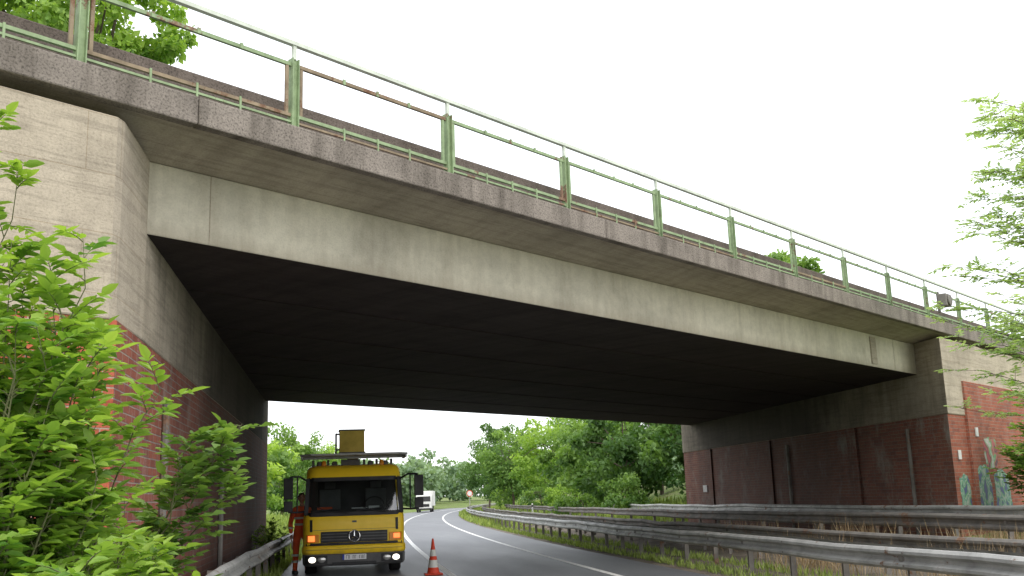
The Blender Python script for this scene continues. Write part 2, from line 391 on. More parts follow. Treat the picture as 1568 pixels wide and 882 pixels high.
def tree(name,base,H,r,zc,nclump,per,leaf,mat,seed,trunk_r=0.16,limbs=12,clr=(0.16,0.3)):
    rng=np.random.default_rng(seed); rr=random.Random(seed)
    e=empty(name,base)
    P,T,C=crown_points(rng,(0,0,zc),r,nclump,per,clr)
    P[:,2]=np.maximum(P[:,2],0.15)
    n=len(P)
    D=rnd_dirs(rng,n,-0.3); Nn=rnd_dirs(rng,n,0.8)
    L=rng.uniform(0.6,1.3,n)*leaf
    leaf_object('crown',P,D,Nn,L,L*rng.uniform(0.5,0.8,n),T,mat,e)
    mb=MB()
    top=Vector((rr.uniform(-.3,.3),rr.uniform(-.3,.3),min(H*0.85,zc+r[2]*0.6)))
    pth=[Vector((0,0,-0.3))]+[top*(k/6)+Vector((rr.uniform(-.12,.12),rr.uniform(-.12,.12),0)) for k in range(1,7)]
    mb.tube(pth,[trunk_r*(1-0.13*k) for k in range(7)],8)
    for c in rr.sample(C,min(limbs,len(C))):
        c=Vector(c); k=rr.randint(2,5); s=pth[k]
        mid=s.lerp(c,0.5)+Vector((rr.uniform(-.3,.3),rr.uniform(-.3,.3),0.25))
        mb.tube([s,mid,c],[trunk_r*0.4,trunk_r*0.25,trunk_r*0.08],5)
    mb.build('trunk',['bark'],e,smooth=True)
    return e

def shrub(name,base,stems,leaf,mat,seed,twigs=4,twl=(0.25,0.55),leafn=6,droop=0.25,wl=0.5,stemr=0.014,start=2,trunk=None,bark='bark_green'):
    rr=random.Random(seed); e=empty(name,base); mb=MB()
    P=[];D=[];NN=[];L=[];T=[]
    if trunk: mb.tube(trunk[0],trunk[1],8)
    def leaf_at(p,d,n,l,t):
        P.append(p[:]);D.append(d[:]);NN.append(n[:]);L.append(l);T.append(t)
    for (o,tip) in stems:
        o=Vector(o);tip=Vector(tip); pts=[]
        K=9; side=Vector((rr.uniform(-1,1),rr.uniform(-1,1),0))*0.06*tip.length
        for k in range(K):
            t=k/(K-1); p=o+Vector((tip.x*t**1.3,tip.y*t**1.3,tip.z*(t-0.15*t*t)/0.85))+side*math.sin(t*math.pi)+Vector((rr.gauss(0,.012),rr.gauss(0,.012),rr.gauss(0,.012)))*tip.length
            pts.append(p)
        mb.tube(pts,[stemr*(1-0.85*k/(K-1)) for k in range(K)],5)
        sh=rr.gauss(0,0.12)
        for k in range(start,K):
            d0=(pts[k]-pts[k-1]).normalized()
            for j in range(twigs):
                ang=rr.uniform(0,2*math.pi)
                out=Vector((math.cos(ang),math.sin(ang),rr.uniform(-0.1,0.7))).normalized()
                td=(out+d0*rr.uniform(0.3,0.9)).normalized(); tl=rr.uniform(*twl)*(1.1-0.4*k/K)
                a=pts[k]+ (pts[k-1]-pts[k])*rr.random()
                q=[a+td*tl*s+Vector((0,0,-droop*tl*s*s)) for s in (0,0.35,0.7,1.0)]
                mb.tube(q,[stemr*0.3,stemr*0.25,stemr*0.18,stemr*0.1],4,cap=False)
                tt=0.5+sh+rr.gauss(0,0.16)+0.1*(k/K-0.5)
                for i in range(leafn):
                    s=(i+1)/leafn; p=a+td*tl*s+Vector((0,0,-droop*tl*s*s))
                    sd=td.cross(Vector((0,0,1))); 
                    if sd.length<0.1: sd=Vector((1,0,0))
                    sd.normalize()
                    nn=Vector((rr.gauss(0,.35),rr.gauss(0,.35),1))
                    sz=leaf*rr.uniform(0.6,1.25)*(1.0-0.25*s)
                    for sg in (-1,1):
                        dd=(sd*sg+td*0.75+Vector((0,0,rr.uniform(-0.5,0.15)))).normalized()
                        leaf_at(p,dd,nn,sz,tt+rr.gauss(0,0.08))
                leaf_at(q[-1],(td+Vector((0,0,-0.2))).normalized(),Vector((rr.gauss(0,.3),rr.gauss(0,.3),1)),leaf*1.1,tt+0.1)
    L=np.array(L)
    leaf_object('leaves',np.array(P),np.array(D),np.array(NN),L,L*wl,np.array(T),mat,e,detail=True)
    mb.build('stems',[bark],e,smooth=True)
    return e

# ------------------------------------------------------------------ layout helpers
O=Vector((-2.2,11.75)); dB=(0.7793,0.6266); nB=(-0.6266,0.7793); ROT=math.atan2(dB[1],dB[0])
SK=0.804; LSP=23.8
def cur(y): return 0.0006*max(0.0,y-15.0)**2
def sstep(t): t=max(0.0,min(1.0,t)); return t*t*(3-2*t)
def gh(x,y):
    xr=x-cur(y); z=-0.02
    z+=0.22*sstep((xr-9.5)/4)
    if y>44: z+=2.6*sstep((xr-15.5)/11)*sstep((y-44)/12)
    if y<30: z+=0.8*sstep((xr-17.5)/5)
    z+=1.0*sstep((-3.2-xr)/6)*(1 if y<200 else 0.3)
    z+=0.5*sstep((-1.9-xr)/1.2)*sstep((11-y)/3)
    if y>200: z+=3.0*sstep((y-200)/300)
    return z
# ------------------------------------------------------------------ ground
xs=np.concatenate([np.linspace(-700,-60,12),np.linspace(-50,-12,12),np.linspace(-10,34,60),np.linspace(38,80,14),np.linspace(100,700,12)])
ys=np.concatenate([np.linspace(-300,-20,8),np.linspace(-12,60,60),np.linspace(63,150,40),np.linspace(160,300,20),np.linspace(340,1400,14)])
vs=[(x,y,gh(x,y)) for y in ys for x in xs]; nx=len(xs)
fs=[(j*nx+i,j*nx+i+1,(j+1)*nx+i+1,(j+1)*nx+i) for j in range(len(ys)-1) for i in range(nx-1)]
g=MB(); g.add(vs,fs,0); g.build('ground',['ground'],smooth=True)
def strip(mb,x0,x1,y0,y1,z,step=2.0,mi=0):
    n=max(1,int((y1-y0)/step)); V=[];F=[]
    for k in range(n+1):
        y=y0+(y1-y0)*k/n; c=cur(y); V+=[(x0+c,y,z),(x1+c,y,z)]
    for k in range(n): F.append((2*k,2*k+1,2*k+3,2*k+2))
    mb.add(V,F,mi)
r=MB(); strip(r,-1.45,7.1,-20,420,0.004); r.build('road',['asphalt'])
r=MB(); strip(r,2.3,2.46,-20,420,0.008)
strip(r,5.45,5.6,-20,420,0.008)
r.build('road_marking',['mark'])
r=MB(); 
n=150
V=[];F=[]
for k in range(n+1):
    y=-20+k*1.2; c=cur(y)
    for x in (7.1,8.6,10,11.5,13,14.5,16.0): V.append((x+c,y,gh(x+c,y)+0.012+ (0.0 if x>7.2 else -0.002)))
for k in range(n):
    for i in range(6): F.append((k*7+i,k*7+i+1,(k+1)*7+i+1,(k+1)*7+i))
r.add(V,F,0); r.build('verge',['gravel'])
r=MB(); strip(r,-2.2,-1.45,-20,100,0.006); r.build('roadside_gravel',['gravel'])

# ------------------------------------------------------------------ bridge
BR=empty('road_bridge',(O.x,O.y,0),ROT)   # local x = along deck, y = across deck
FI=-0.98; BK=16.14
mb=MB()
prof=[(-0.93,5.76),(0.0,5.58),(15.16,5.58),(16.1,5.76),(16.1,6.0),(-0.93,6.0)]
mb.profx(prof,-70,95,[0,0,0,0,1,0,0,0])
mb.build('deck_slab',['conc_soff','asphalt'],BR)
mb=MB()
for (a,b_) in ((-1.08,-0.93),(16.1,16.25)):
    s=-67.5
    while s<95:
        mb.box(s,s+7.485,a,b_,5.72,6.05); s+=7.5
mb.build('edge_beam',['conc_edge'],BR,0.018)
mb=MB(); mb.box(-70,95,-0.5,-0.25,6.0,6.60); mb.box(-70,95,15.45,15.7,6.0,6.60); mb.build('kerb_wall',['conc_kerb'],BR,0.02)
mb=MB()
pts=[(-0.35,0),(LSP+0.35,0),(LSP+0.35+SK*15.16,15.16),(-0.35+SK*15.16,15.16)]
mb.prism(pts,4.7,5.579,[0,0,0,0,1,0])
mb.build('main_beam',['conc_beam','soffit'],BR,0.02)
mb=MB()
for t in (2.4,4.9,7.4,9.9,12.4):
    mb.box(SK*t+0.1,LSP+SK*t-0.1,t-0.03,t+0.03,4.688,4.699)
mb.build('soffit_joint',['soffit'],BR)
mb=MB()
for s in (0.82,22.2): mb.box(s,s+0.012,-0.004,0.0,4.71,5.57)
mb.box(20.6,20.95,-0.03,0.0,4.78,5.5)
mb.build('beam_joint',['conc_soff'],BR)
def wallpts(base,off,ts): return [(base+SK*t+off,t) for t in ts]
lb=wallpts(0,0,[FI,0.0,BK])+[(-18,BK),(-18,FI)]
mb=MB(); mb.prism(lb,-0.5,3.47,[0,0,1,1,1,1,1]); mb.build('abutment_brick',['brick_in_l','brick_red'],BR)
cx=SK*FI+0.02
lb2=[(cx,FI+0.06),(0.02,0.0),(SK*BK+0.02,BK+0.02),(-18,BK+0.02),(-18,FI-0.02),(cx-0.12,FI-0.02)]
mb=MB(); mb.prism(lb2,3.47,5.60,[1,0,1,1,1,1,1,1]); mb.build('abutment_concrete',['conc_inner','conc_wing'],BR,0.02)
R0=LSP
rb=[(R0+SK*FI,FI),(R0+22,FI),(R0+22,BK),(R0+SK*BK,BK)]
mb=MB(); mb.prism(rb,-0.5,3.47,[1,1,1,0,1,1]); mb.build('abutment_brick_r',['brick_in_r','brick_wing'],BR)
rb2=[(R0+SK*FI-0.03,FI-0.03),(R0+22,FI-0.03),(R0+22,BK+0.03),(R0+SK*BK-0.03,BK+0.03)]
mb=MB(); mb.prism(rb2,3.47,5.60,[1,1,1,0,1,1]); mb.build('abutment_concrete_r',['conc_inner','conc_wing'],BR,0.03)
mb=MB(); mb.box(R0+SK*FI+1.35,R0+22.1,FI-0.09,FI+0.05,-0.4,4.45); mb.build('wing_brick_panel',['brick_wing'],BR,0.01)
mb=MB()
def wall_pt(side,t,off):
    return ((SK*t+off) if side<0 else (R0+SK*t-off),t)
for t in (3.0,8.2,13.2):
    p=wall_pt(1,t,0.0); q=wall_pt(1,t+0.45,0.0)
    o=0.10
    mb.prism([(p[0]-o,p[1]),(p[0]+0.1,p[1]),(q[0]+0.1,q[1]),(q[0]-o,q[1])],0,3.46,0)
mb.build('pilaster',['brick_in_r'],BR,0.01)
mb=MB()
for (t,z1) in ((1.2,2.9),(6.2,2.6)):
    p=wall_pt(-1,t,0.06); mb.tube([(p[0],p[1],0),(p[0],p[1],z1)],0.045,8)
for t in (0.6,7.0):
    p=wall_pt(1,t,0.1); mb.tube([(p[0],p[1],0),(p[0],p[1],3.2)],0.055,8)
mb.build('drain_pipe',['galv_dk'],BR,smooth=True)
mb=MB()
p=wall_pt(1,13.9,0.05); mb.box(p[0]-0.12,p[0],p[1]-0.1,p[1]+0.1,1.6,1.9)
mb.box(R0+SK*FI+0.4,R0+SK*FI+0.62,FI-0.04,FI-0.02,2.25,2.5)
mb.box(R0+SK*FI+1.8,R0+SK*FI+2.0,FI-0.13,FI-0.1,2.9,3.15)
mb.build('notice_plate',['white'],BR)
mb=MB()
for k in range(5):
    s=-2.9+k*0.09; mb.tube([(s,FI-0.02,4.05),(s,FI-0.14,4.07),(s+0.01,FI-0.15,4.35+0.03*k)],0.012,5)
mb.tube([(-3.0,FI-0.13,4.12),(-2.3,FI-0.13,4.08)],0.012,5)
mb.tube([(-2.2,FI-0.0,4.02),(-1.75,FI-0.12,4.03)],0.01,5)
mb.build('rebar',['rust'],BR)
def blob(mb,cs,cz,rs,rz,y,seed,mi):
    r_=random.Random(seed); n=26; V=[(cs,y,cz)]
    for k in range(n):
        a=2*math.pi*k/n; c_,s_=math.cos(a),math.sin(a)
        f=(0.9+0.18*r_.random())/max(abs(c_),abs(s_))**0.7; V.append((cs+rs*f*c_,y,cz+rz*f*s_))
    mb.add(V,[(0,1+k,1+(k+1)%n) for k in range(n)],mi)
mb=MB(); g0=R0+SK*FI
blob(mb,g0+0.72,1.2,0.42,0.65,FI-0.004,1,0)
blob(mb,g0+2.15,1.35,0.55,0.75,FI-0.094,2,0); blob(mb,g0+3.0,2.45,0.6,0.45,FI-0.0945,3,1); blob(mb,g0+3.7,1.3,0.75,0.65,FI-0.095,4,0)
mb.build('graffiti',['graf1','graf2'],BR)
def railing(t,name):
    mb=MB(); rr=random.Random(5)
    posts=[1.31+2.63*k for k in range(-16,34)]
    z0=6.03
    for k,s in enumerate(posts):
        old = (s<1.4 and s>-8)
        def mm(p_old,p_new): return 2 if rr.random()<(p_old if old else p_new) else 0
        mb.box(s-0.05,s-0.038,t-0.05,t+0.05,z0,z0+0.90,0); mb.box(s+0.038,s+0.05,t-0.05,t+0.05,z0,z0+0.90,0); mb.box(s-0.038,s+0.038,t-0.006,t+0.006,z0,z0+0.90,0)
        mb.box(s-0.025,s+0.025,t-0.02,t+0.02,z0+0.90,z0+1.08,1)
        mb.box(s-0.09,s+0.09,t-0.07,t+0.07,z0-0.0,z0+0.02,0)
        a=s+0.05; b_=s+2.63-0.05
        mb.box(a+0.035,a+0.075,t-0.015,t+0.015,z0+0.19,z0+0.80,mm(.8,.05)); mb.box(b_-0.075,b_-0.035,t-0.015,t+0.015,z0+0.19,z0+0.80,mm(.8,.08))
        mb.box(a,b_,t-0.02,t+0.02,z0+0.80,z0+0.845,mm(.6,.06))
        mb.box(a,b_,t-0.02,t+0.02,z0+0.15,z0+0.19,mm(.6,.08))
        mb.box(a,b_,t-0.03,t+0.0,z0+0.07,z0+0.095,mm(.3,.08))
        for u in (0.28,0.5,0.72):
            mb.box(a+(b_-a)*u-0.012,a+(b_-a)*u+0.012,t-0.035,t-0.02,z0+0.02,z0+0.2,0)
            mb.box(a+(b_-a)*u-0.02,a+(b_-a)*u+0.02,t-0.035,t-0.02,z0+0.79,z0+0.86,0)
    mb.box(posts[0],posts[-1],t-0.035,t+0.035,z0+1.08,z0+1.13,1)
    return mb.build(name,['rail_green','rail_top','rust'],BR)
railing(-0.99,'railing'); railing(16.15,'railing_far')
mb=MB(); s=1.31+2.63*8.35
mb.box(s-0.2,s+0.2,-1.3,-1.05,6.45,6.80,0); mb.box(s-0.03,s+0.03,-1.05,-0.97,6.3,6.9,0); mb.lathe((s,-1.3,6.62),(0,-1,0),[(0,0.15),(0.05,0.16),(0.051,0.13)],16,0)
mb.build('railing_speaker_box',['galv_dk'],BR,0.02)  # loudspeaker box on the railing, gives no light
emb=MB()
for s0,s1 in ((-70,-17.9),(R0+21.9,95)):
    V=[(s0,-9,-0.3),(s1,-9,-0.3),(s1,24,-0.3),(s0,24,-0.3),(s0,-1.2,5.7),(s1,-1.2,5.7),(s1,16.3,5.7),(s0,16.3,5.7)]
    emb.add(V,[(4,5,6,7),(0,1,5,4),(1,2,6,5),(2,3,7,6),(3,0,4,7)],0)
eo=emb.build('embankment',['ground']); eo.location=(O.x,O.y,0); eo.rotation_euler=(0,0,ROT)

# ------------------------------------------------------------------ guard rails
WP=[(0,-.155),(.025,-.15),(.075,-.11),(.075,-.07),(0,-.025),(0,.025),(.075,.07),(.075,.11),(.025,.15),(0,.155)]
def guardrail(x0,y0,y1,zc,side,mat='galv',posts=2.0,dbl=False,endslope=False,seed=1):
    mb=MB(); rr=random.Random(seed)
    n=int((y1-y0)/2.0); dzs=[rr.gauss(0,0.016) for _ in range(n+1)]; dxs=[rr.gauss(0,0.02) for _ in range(n+1)]
    for sgn in ((side,-side) if dbl else (side,)):
        V=[];F=[]; K=len(WP)
        for k in range(n+1):
            y=y0+(y1-y0)*k/n; x=x0+cur(y)+dxs[k]
            zz=zc+gh(x,y)+dzs[k]
            if endslope and y>y1-7: zz-= (zc-0.1)*((y-(y1-7))/7)
            for (o,dz) in WP: V.append((x+sgn*(o+(0.16 if dbl else 0.1)),y,zz+dz))
        for k in range(n):
            for i in range(K-1): F.append((k*K+i,k*K+i+1,(k+1)*K+i+1,(k+1)*K+i))
        mb.add(V,F,0)
        for k in range(0,n,2):
            y=y0+(y1-y0)*k/n; x=x0+cur(y)+dxs[k]; zz=zc+gh(x,y)+dzs[k]
            if endslope and y>y1-8: continue
            xx=x+sgn*((0.16 if dbl else 0.1)+0.078)
            for dz in (-0.09,0.09):
                mb.box(min(xx,xx+sgn*0.012),max(xx,xx+sgn*0.012),y-0.16,y-0.13,zz+dz-0.012,zz+dz+0.012,1)
    y=y0
    while y<=y1:
        x=x0+cur(y); z=gh(x,y); zt=z+zc+0.12
        if endslope and y>y1-7: zt-= (zc-0.1)*((y-(y1-7))/7)
        if zt>z+0.15:
            mb.box(x-0.05,x+0.05,y-0.03,y-0.022,z-0.2,zt,1); mb.box(x-0.05,x-0.042,y-0.022,y+0.03,z-0.2,zt,1); mb.box(x+0.042,x+0.05,y-0.022,y+0.03,z-0.2,zt,1)
            sp=0.16 if dbl else 0.1
            if dbl: mb.box(x-sp,x+sp,y-0.05,y+0.05,zt-0.17,zt-0.07,1)
            else: mb.box(min(x,x+side*sp),max(x,x+side*sp),y-0.04,y+0.04,zt-0.2,zt-0.05,1)
        y+=posts
    return mb.build('guardrail',[mat,'galv_dk' if mat=='galv' else mat])
guardrail(8.15,2,230,0.60,-1,'galv',2.0,dbl=True,seed=1)
guardrail(10.0,2,170,0.62,-1,'galv_dk',2.0,seed=2)
guardrail(12.6,2,120,0.66,-1,'galv_dk',4.0,seed=3)
guardrail(15.25,8,68,0.72,-1,'galv',4.0,endslope=True,seed=4)
guardrail(-1.75,3,120,0.66,1,'galv',2.0,seed=5)
# ------------------------------------------------------------------ truck
TR=empty('work_platform_truck',(0.34,24.3,0),math.radians(0.8))
XN=[-1,-.985,-.96,-.92,-.86,-.78,-.65,-.5,-.3,-.1,.1,.3,.5,.65,.78,.86,.92,.96,.985,1]
def fy(xn,crn=0.26):   # plan curve of the rounded cab front
    a=abs(xn); t=max(0,(a-.80)/.20)
    return 0.06*a*a + crn*(1-math.sqrt(max(0,1-t*t)))
def ringsec(z,y0,W,yb=1.7,crn=0.26): return [(W*x,y0+fy(x,crn),z) for x in XN]+[(W,yb,z),(-W,yb,z)]
def curved(mb,z0,z1,xa,xb,W,y0a,y0b,out,thick=0.05,mi=0,Wb=None,n=18):
    Wb=Wb or W; A=[];B=[]
    for k in range(n+1):
        x=xa+(xb-xa)*k/n; A.append((x,y0a+fy(x/W)-out,z0)); B.append((x*Wb/W,y0b+fy(x/W)-out,z1))
    ra=A+[(p[0],p[1]+thick,p[2]) for p in reversed(A)]; rb_=B+[(p[0],p[1]+thick,p[2]) for p in reversed(B)]
    mb.loft([ra,rb_],mi)
mb=MB(); mb.loft([ringsec(0.5,0.04,1.15),ringsec(0.7,0.0,1.165),ringsec(1.1,0.0,1.17),ringsec(1.28,0.01,1.165),ringsec(1.36,0.045,1.15)])
mb.build('cab_lower',['yellow'],TR,smooth=True)
mb=MB(); mb.loft([ringsec(2.20,0.21,1.10),ringsec(2.30,0.24,1.10),ringsec(2.40,0.31,1.085),ringsec(2.47,0.42,1.05),ringsec(2.515,0.60,0.98),ringsec(2.525,0.75,0.92)])
mb.build('cab_roof',['yellow'],TR,smooth=True)
mb=MB()
mb.box(-1.09,1.09,1.64,1.70,1.36,2.22)
for sx in (-1,1):
    mb.beam((sx*1.12,0.34,1.34),(sx*1.07,0.50,2.22),0.05,0.12)
    mb.beam((sx*1.12,1.05,1.34),(sx*1.07,1.05,2.22),0.05,0.12)
    mb.beam((sx*1.12,1.6,1.34),(sx*1.07,1.6,2.22),0.05,0.25)
    mb.box(sx*1.13-0.02,sx*1.13+0.02,0.3,1.6,1.3,1.50)
mb.build('cab_pillars',['yellow'],TR,0.015)
mb=MB(); V=[];F=[];
for k,x in enumerate([q for q in XN if abs(q)<0.97]):
    V+=[(1.14*x,0.055+fy(x),1.37),(1.09*x,0.215+fy(x),2.21)]
nq=len(V)//2
for k in range(nq-1): F.append((2*k,2*k+2,2*k+3,2*k+1))
mb.add(V,F)
for sx in (-1,1): mb.add([(sx*1.115,0.38,1.50),(sx*1.115,1.03,1.50),(sx*1.075,1.03,2.2),(sx*1.075,0.52,2.2)],[(0,1,2,3)])
mb.build('windscreen',['glass'],TR,smooth=True)
mb=MB()
curved(mb,1.325,1.425,-1.12,1.12,1.15,0.035,0.055,0.012,0.05)
curved(mb,2.13,2.22,-1.05,1.05,1.10,0.20,0.215,0.012,0.04)
for sx in (-1,1): mb.beam((sx*1.10,0.20,1.37),(sx*1.055,0.36,2.2),0.10,0.06)
curved(mb,0.74,0.985,-0.76,0.76,1.165,0.0,0.0,0.02,0.05)
curved(mb,0.675,0.735,-1.1,1.1,1.165,0.0,0.0,0.008,0.05)
for sx in (-1,1):
    curved(mb,0.99,1.26,sx*0.98-0.03,sx*0.98+0.03,1.165,0.0,0.0,0.006,0.03,n=4)
mb.tube([(-0.15,-0.01,1.40),(-0.65,0.03,1.45),(-0.9,0.06,1.58)],0.012,5); mb.tube([(-0.95,0.05,1.44),(-0.4,0.03,1.50)],0.016,5)
mb.tube([(0.75,0.0,1.40),(0.45,0.02,1.44),(0.15,0.03,1.53)],0.012,5); mb.tube([(0.05,0.02,1.44),(0.65,0.04,1.50)],0.016,5)
mb.build('trim_black',['black'],TR,0.006)
mb=MB()
for sx in (-1,1):
    mb.box(sx*1.50-0.105,sx*1.50+0.105,-0.06,0.06,1.74,2.22); mb.box(sx*1.50-0.10,sx*1.50+0.10,-0.06,0.05,1.46,1.70)
    mb.tube([(sx*1.08,0.35,2.15),(sx*1.25,0.05,2.25),(sx*1.48,0.0,2.24)],0.025,6); mb.tube([(sx*1.12,0.3,1.45),(sx*1.3,0.05,1.44),(sx*1.5,0.0,1.45)],0.025,6); mb.tube([(sx*1.3,0.04,1.44),(sx*1.3,0.04,2.24)],0.02,6)
mb.build('mirrors',['black'],TR,0.03,seg=3)
mb=MB()
for z in (0.80,0.865,0.93):
    curved(mb,z-0.01,z+0.01,-0.74,-0.16,1.165,0,0,0.034,0.02,n=8); curved(mb,z-0.01,z+0.01,0.16,0.74,1.165,0,0,0.034,0.02,n=8)
mb.build('grille_slats',['grey'],TR)
mb=MB()
ring=[(0.125*math.cos(a*math.pi/12),-0.05,0.875+0.125*math.sin(a*math.pi/12)) for a in range(25)]
mb.tube(ring,0.013,6,cap=False)
for a in (90,210,330): mb.tube([(0,-0.05,0.875),(0.12*math.cos(math.radians(a)),-0.05,0.875+0.12*math.sin(math.radians(a)))],[0.02,0.006],5)
mb.build('emblem',['chrome'],TR)
mb=MB(); curved(mb,1.02,1.027,-1.1,1.1,1.165,0,0,0.003,0.02); mb.box(-0.05,0.05,-0.006,0.01,1.18,1.22)
curved(mb,0.585,0.592,-1.1,1.1,1.19,-0.06,-0.06,0.014,0.02)
mb.build('seam',['grey'],TR)
mb=MB(); mb.loft([ringsec(0.49,-0.03,1.17,0.5),ringsec(0.53,-0.06,1.19,0.5),ringsec(0.64,-0.06,1.19,0.5),ringsec(0.675,-0.03,1.17,0.5)]); mb.build('bumper',['yellow'],TR,smooth=True)
mb=MB(); mb.loft([ringsec(0.22,0.02,1.13,0.5),ringsec(0.27,-0.04,1.17,0.5),ringsec(0.47,-0.05,1.18,0.5),ringsec(0.488,-0.03,1.16,0.5)]); mb.build('bumper_lower',['grey'],TR,smooth=True)
mb=MB()
for sx in (-1,1): curved(mb,0.28,0.46,sx*0.86-0.25,sx*0.86+0.25,1.18,-0.05,-0.05,0.01,0.05,n=8)
curved(mb,0.245,0.305,-0.5,0.5,1.18,-0.05,-0.05,0.008,0.04,n=6)
mb.build('lamp_housing',['black'],TR)
mb=MB()
for sx in (-1,1): mb.lathe((sx*0.95,-0.005,0.37),(0,-1,0),[(0,0.06),(0.02,0.065),(0.035,0.05)],18,ell=1.3)
mb.build('headlamp',['lamp'],TR,smooth=True)
mb=MB()
for sx in (-1,1): mb.lathe((sx*0.74,-0.025,0.37),(0,-1,0),[(0,0.06),(0.02,0.065),(0.03,0.05)],18,ell=1.4)
mb.build('fog_lamp',['lens'],TR,smooth=True)
mb=MB()
for sx in (-1,1): curved(mb,0.745,0.93,sx*0.95-0.15,sx*0.95+0.15,1.165,0,0,0.02,0.05,n=8)
mb.build('indicator_housing',['amber'],TR,0.01)
mb=MB()
curved(mb,0.775,0.90,-1.05,-0.90,1.165,0,0,0.028,0.02,n=4); curved(mb,0.80,0.90,0.90,1.05,1.165,0,0,0.028,0.02,n=4)
mb.build('indicator',['orange'],TR)
mb=MB(); mb.box(-0.27,0.27,-0.085,-0.06,0.35,0.47,0); mb.box(-0.27,-0.23,-0.088,-0.084,0.35,0.47,1)
x=-0.19
for k,w in enumerate((.035,.03,0,.035,.03,0,.03,.03,.035)):
    if w: 
        mb.box(x,x+0.008,-0.089,-0.085,0.372,0.448,2); mb.box(x,x+w,-0.0885,-0.0849,0.44,0.448,2)
        if k%2: mb.box(x+w-0.008,x+w,-0.0887,-0.0848,0.372,0.448,2)
    x+=0.05
mb.build('number_plate',['plate','blue','black'],TR)
mb=MB(); mb.box(-1.0,1.0,0.42,0.7,1.365,1.48,0)
mb.box(-1.06,1.06,1.56,1.63,1.37,2.19,0); mb.box(-1.03,1.03,0.55,1.56,2.17,2.195,0); mb.box(-1.05,1.05,0.72,1.56,1.365,1.38,0)
for sx in (-0.55,0.55):
    mb.box(sx-0.25,sx+0.25,1.15,1.32,1.40,1.95,1); mb.box(sx-0.13,sx+0.13,1.18,1.28,1.97,2.12,1)
ring=[(0.5+0.22*math.cos(a*math.pi/10),0.80+0.05*math.sin(a*math.pi/10),1.58+0.17*math.sin(a*math.pi/10)) for a in range(21)]
mb.tube(ring,0.015,6,0,cap=False)
mb.box(-0.05,0.32,0.44,0.6,1.483,1.51,2)
mb.box(-0.85,-0.5,0.46,0.62,1.483,1.54,3); mb.box(0.35,0.6,0.44,0.55,1.483,1.54,2)
mb.build('cab_interior',['black','grey','plate','hivis'],TR,0.012)
def wheel(mb,x,y,r=0.42,w=0.26,sx=1):
    mb.lathe((x,y,r),(sx,0,0),[(-w/2,r*0.6),(-w/2,r*0.93),(-w/2+0.03,r),(w/2-0.03,r),(w/2,r*0.93),(w/2,r*0.6),(w/2-0.06,r*0.55)],28,0)
    mb.lathe((x,y,r),(sx,0,0),[(w/2-0.08,r*0.56),(w/2-0.05,r*0.5),(w/2-0.09,r*0.3),(w/2+0.01,r*0.22),(w/2+0.02,r*0.1)],20,1)
mb=MB()
for sx in (-1,1):
    wheel(mb,sx*0.99,1.15,sx=sx); wheel(mb,sx*0.92,4.7,w=0.45,sx=sx)
mb.build('wheels',['rubber','ltgrey'],TR,smooth=True)
mb=MB()
mb.box(-0.42,-0.34,1.2,6.6,0.6,0.85,0); mb.box(0.34,0.42,1.2,6.6,0.6,0.85,0); mb.tube([(-0.9,1.15,0.42),(0.9,1.15,0.42)],0.06,8,0); mb.tube([(-0.9,4.7,0.42),(0.9,4.7,0.42)],0.08,8,0)
mb.box(-1.13,1.13,1.9,6.8,0.95,1.05,1)
for sx in (-1,1):
    mb.box(sx*1.14-0.02,sx*1.14+0.02,1.9,6.8,0.85,1.3,1)
    mb.box(sx*0.9-0.2,sx*0.9+0.2,2.2,3.6,0.45,0.93,0)
    mb.box(sx*1.05-0.08,sx*1.05+0.08,6.0,6.2,0.3,1.4,0)
mb.build('chassis_bed',['grey','olive'],TR,0.015)
mb=MB()
mb.lathe((0,5.3,1.05),(0,0,1),[(0,0.45),(0.35,0.42),(0.36,0.3),(1.2,0.28)],20)
mb.beam((0,6.2,2.25),(0,1.0,2.72),0.26,0.32); mb.beam((0,5.4,2.2),(0,1.4,2.45),0.18,0.2); mb.beam((0,5.3,1.6),(0,4.0,2.3),0.12,0.12)
mb.build('boom',['yellow'],TR,0.02)
mb=MB()
mb.prism([(-1.0,-0.35),(1.05,-0.35),(1.24,-0.1),(1.24,0.9),(-1.24,0.9),(-1.24,-0.1)],2.70,2.745,0)
for sx in (-1.2,1.2): mb.box(sx-0.02,sx+0.02,-0.1,0.9,2.64,2.70,0)
mb.box(-1.2,1.2,0.2,0.26,2.64,2.70,0)
mb.build('roof_platform',['ltgrey'],TR,0.008)
mb=MB()
for x in (-0.95,-0.6,-0.2,0.25,0.55,0.9): mb.box(x-0.03,x+0.03,0.65,0.72,2.48,2.64)
for x in (-0.8,-0.45,0.4,0.75): mb.lathe((x,0.6,2.50),(0,0,1),[(0,0.07),(0.06,0.07),(0.1,0.05)],12)
mb.box(-0.3,0.15,0.5,0.8,2.5,2.64)
mb.build('roof_stands',['grey'],TR,0.006)
mb=MB()
for x in (-0.7,0.66): mb.lathe((x,0.55,2.50),(0,0,1),[(0,0.06),(0.08,0.055),(0.12,0.03)],12)
mb.build('beacon',['amber'],TR,smooth=True)
mb=MB(); zb=2.75
mb.box(-0.34,0.24,0.1,0.12,zb,zb+.54,0); mb.box(-0.34,0.24,0.66,0.68,zb,zb+.54,0); mb.box(-0.34,-0.32,0.12,0.66,zb,zb+.54,0); mb.box(0.22,0.24,0.12,0.66,zb,zb+.54,0); mb.box(-0.32,0.22,0.12,0.66,zb,zb+.02,0)
mb.box(-0.36,0.26,0.08,0.70,zb+.54,zb+.57,1)
